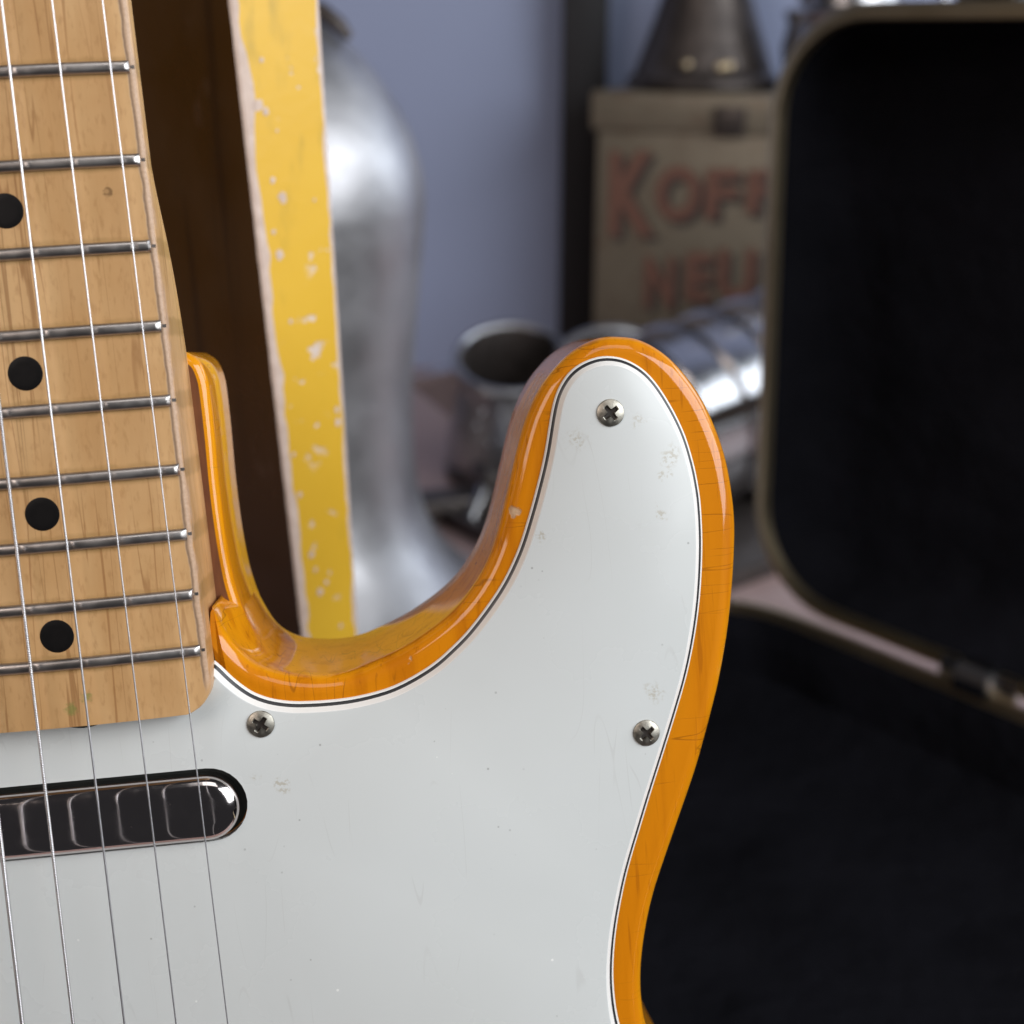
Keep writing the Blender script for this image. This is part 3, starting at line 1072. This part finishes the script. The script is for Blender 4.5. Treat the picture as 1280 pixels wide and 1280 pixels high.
# ------------------------------------------------------------------ things on top of the tin
top = TH + .0255
mtin = t.matrix_world.copy()
p = mtin @ Vector((.098, .08, top))
t = thing('metal_funnel', 'dark metal funnel standing mouth down on the coffee tin', 'funnel', p)
prof = [(.078, .0), (.086, .004), (.086, .012), (.079, .016), (.075, .026), (.058, .072), (.047, .105), (.043, .125), (.028, .20), (.026, .21)]
MB().lathe(prof, 56).build('cone', 'iron', t, True, 40)
for k, (dg_, hh) in enumerate(((-112, .028), (-84, .026), (-77, .027))):
    a = R(dg_)
    MB().lathe([(.0055, 0), (.005, .003), (.002, .005)], 14, Matrix.Translation((.0755 * math.cos(a), .0755 * math.sin(a), hh)) @ Vector((math.cos(a), math.sin(a), .4)).to_track_quat('Z', 'Y').to_matrix().to_4x4()).build('rivet', 'brass', t)
p = mtin @ Vector((.256, .08, top))
t = thing('steel_pot', 'bright polished steel pot on the coffee tin, beside the funnel', 'pot', p)
prof = [(.05, 0), (.058, .003), (.066, .02), (.069, .045), (.064, .07), (.068, .076), (.068, .082), (.055, .088), (.050, .16), (.054, .17)]
MB().lathe(prof, 64).build('pot_body', 'polish', t, True, 40)
MB().tube([(.06, -.02, .03), (.09, -.03, .05), (.09, -.03, .11), (.055, -.02, .14)], .005, 12).build('handle', 'polish', t)

# ------------------------------------------------------------------ open guitar case
case = thing('guitar_case', 'open black guitar case with plush lining and brass edge binding, right side', 'case')
C0 = Vector((.162, .776, 0))
hx = Vector((.649, -.761, 0)).normalized()          # along the hinge, towards the near right
nx = Vector((-.761, -.649, 0)).normalized()         # from the hinge towards the front of the case
LEN, WID = 1.02, .36


def rrect(x0, x1, y0, y1, r, n=10):
    o = []
    for cx, cy, a0 in ((x1 - r, y0 + r, -90), (x1 - r, y1 - r, 0), (x0 + r, y1 - r, 90), (x0 + r, y0 + r, 180)):
        for k in range(n + 1):
            a = R(a0 + 90 * k / n)
            o.append((cx + r * math.cos(a), cy + r * math.sin(a)))
    return o


def tray(fr, depth, x0, x1, y0, y1, r, names, binding=.0075, thick=.0105):
    """fr(a, b, c): a along, b across, c out of the floor; the open side is at c = depth"""
    n = None
    def loopv(inset, c):
        q = rrect(x0 + inset, x1 - inset, y0 + inset, y1 - inset, r - inset)
        return [fr(a, b_, c) for a, b_ in q]
    def shell(levels, name, mat, cap0, cap1):
        v, f = [], []
        for ins, c in levels: v += loopv(ins, c)
        m = len(v) // len(levels)
        for j in range(len(levels) - 1):
            for i in range(m):
                f.append((j * m + i, j * m + (i + 1) % m, (j + 1) * m + (i + 1) % m, (j + 1) * m + i))
        if cap0: f.append(tuple(range(m)))
        if cap1: f.append(tuple((len(levels) - 1) * m + i for i in range(m)))
        return link(name, v, f, mat, case, True, 40)
    o = shell([(.02, 0), (.006, .003), (0, .02), (0, depth - .006)], names[0], 'tolex', True, False)
    shell([(.0, depth - .006), (-.0018, depth - .004), (-.0018, depth + .002), (.002, depth + .005), (thick * .62, depth + .005), (thick * .7, depth - .003)], names[1], 'brass', False, False)
    shell([(thick * .7, depth - .002), (thick, depth - .008), (thick + .004, .03), (thick + .02, .016), (.05, .012)], names[2], 'plush', False, True)
    return o


BZ = .071
base_fr = lambda a, b_, c: C0 + hx * a + nx * (b_ + .004) + Vector((0, 0, c))
tray(base_fr, BZ, -.045, LEN, 0, WID, .085, ('base_shell', 'base_binding', 'base_lining'))
upv = (Vector((0, 0, 1)) + nx * .035 - hx * .012).normalized()
nl_ = hx.cross(upv).normalized()
if nl_.dot(nx) < 0: nl_ = -nl_
LZ = .080
lid_fr = lambda a, b_, c: C0 + Vector((0, 0, LZ)) + hx * a + upv * b_ + nl_ * (c - .055)
tray(lid_fr, .055, 0, LEN, 0, .359, .062, ('lid_shell', 'lid_binding', 'lid_lining'))
for a in (.165, .52):
    q = MB().lathe([(.008, -.012), (.011, -.010), (.011, .010), (.008, .012)], 20, Matrix.Translation(C0 + hx * a + nx * .0045 + Vector((0, 0, BZ + .010))) @ hx.to_track_quat('Z', 'Y').to_matrix().to_4x4())
    rot3 = Matrix((hx, nx, Vector((0, 0, 1)))).transposed()
    q.box(C0 + hx * a + nx * .002 + Vector((0, 0, BZ + .010)), (.05, .008, .012), .002, rot3)
    q.build('hinge', 'polish', case)
for a in (.120, .186, .62):
    rot3 = Matrix((hx, nl_, upv)).transposed()
    base_p = lid_fr(a, .359 + .006, .030)
    q = MB().box(base_p, (.034, .03, .012), .003, rot3)
    q.box(base_p + upv * .012, (.012, .024, .016), .003, rot3)
    q.lathe([(.006, -.02), (.008, -.018), (.008, .018), (.006, .02)], 18, Matrix.Translation(base_p + upv * .009 + nl_ * .02) @ hx.to_track_quat('Z', 'Y').to_matrix().to_4x4())
    q.build('latch', 'polish', case)
print('guitar bottom z', (G.matrix_world @ Vector((0, -.123, -.022))), (G.matrix_world @ Vector((0, -.123, -.044))), (G.matrix_world @ Vector((.06, -.12, -.044))))
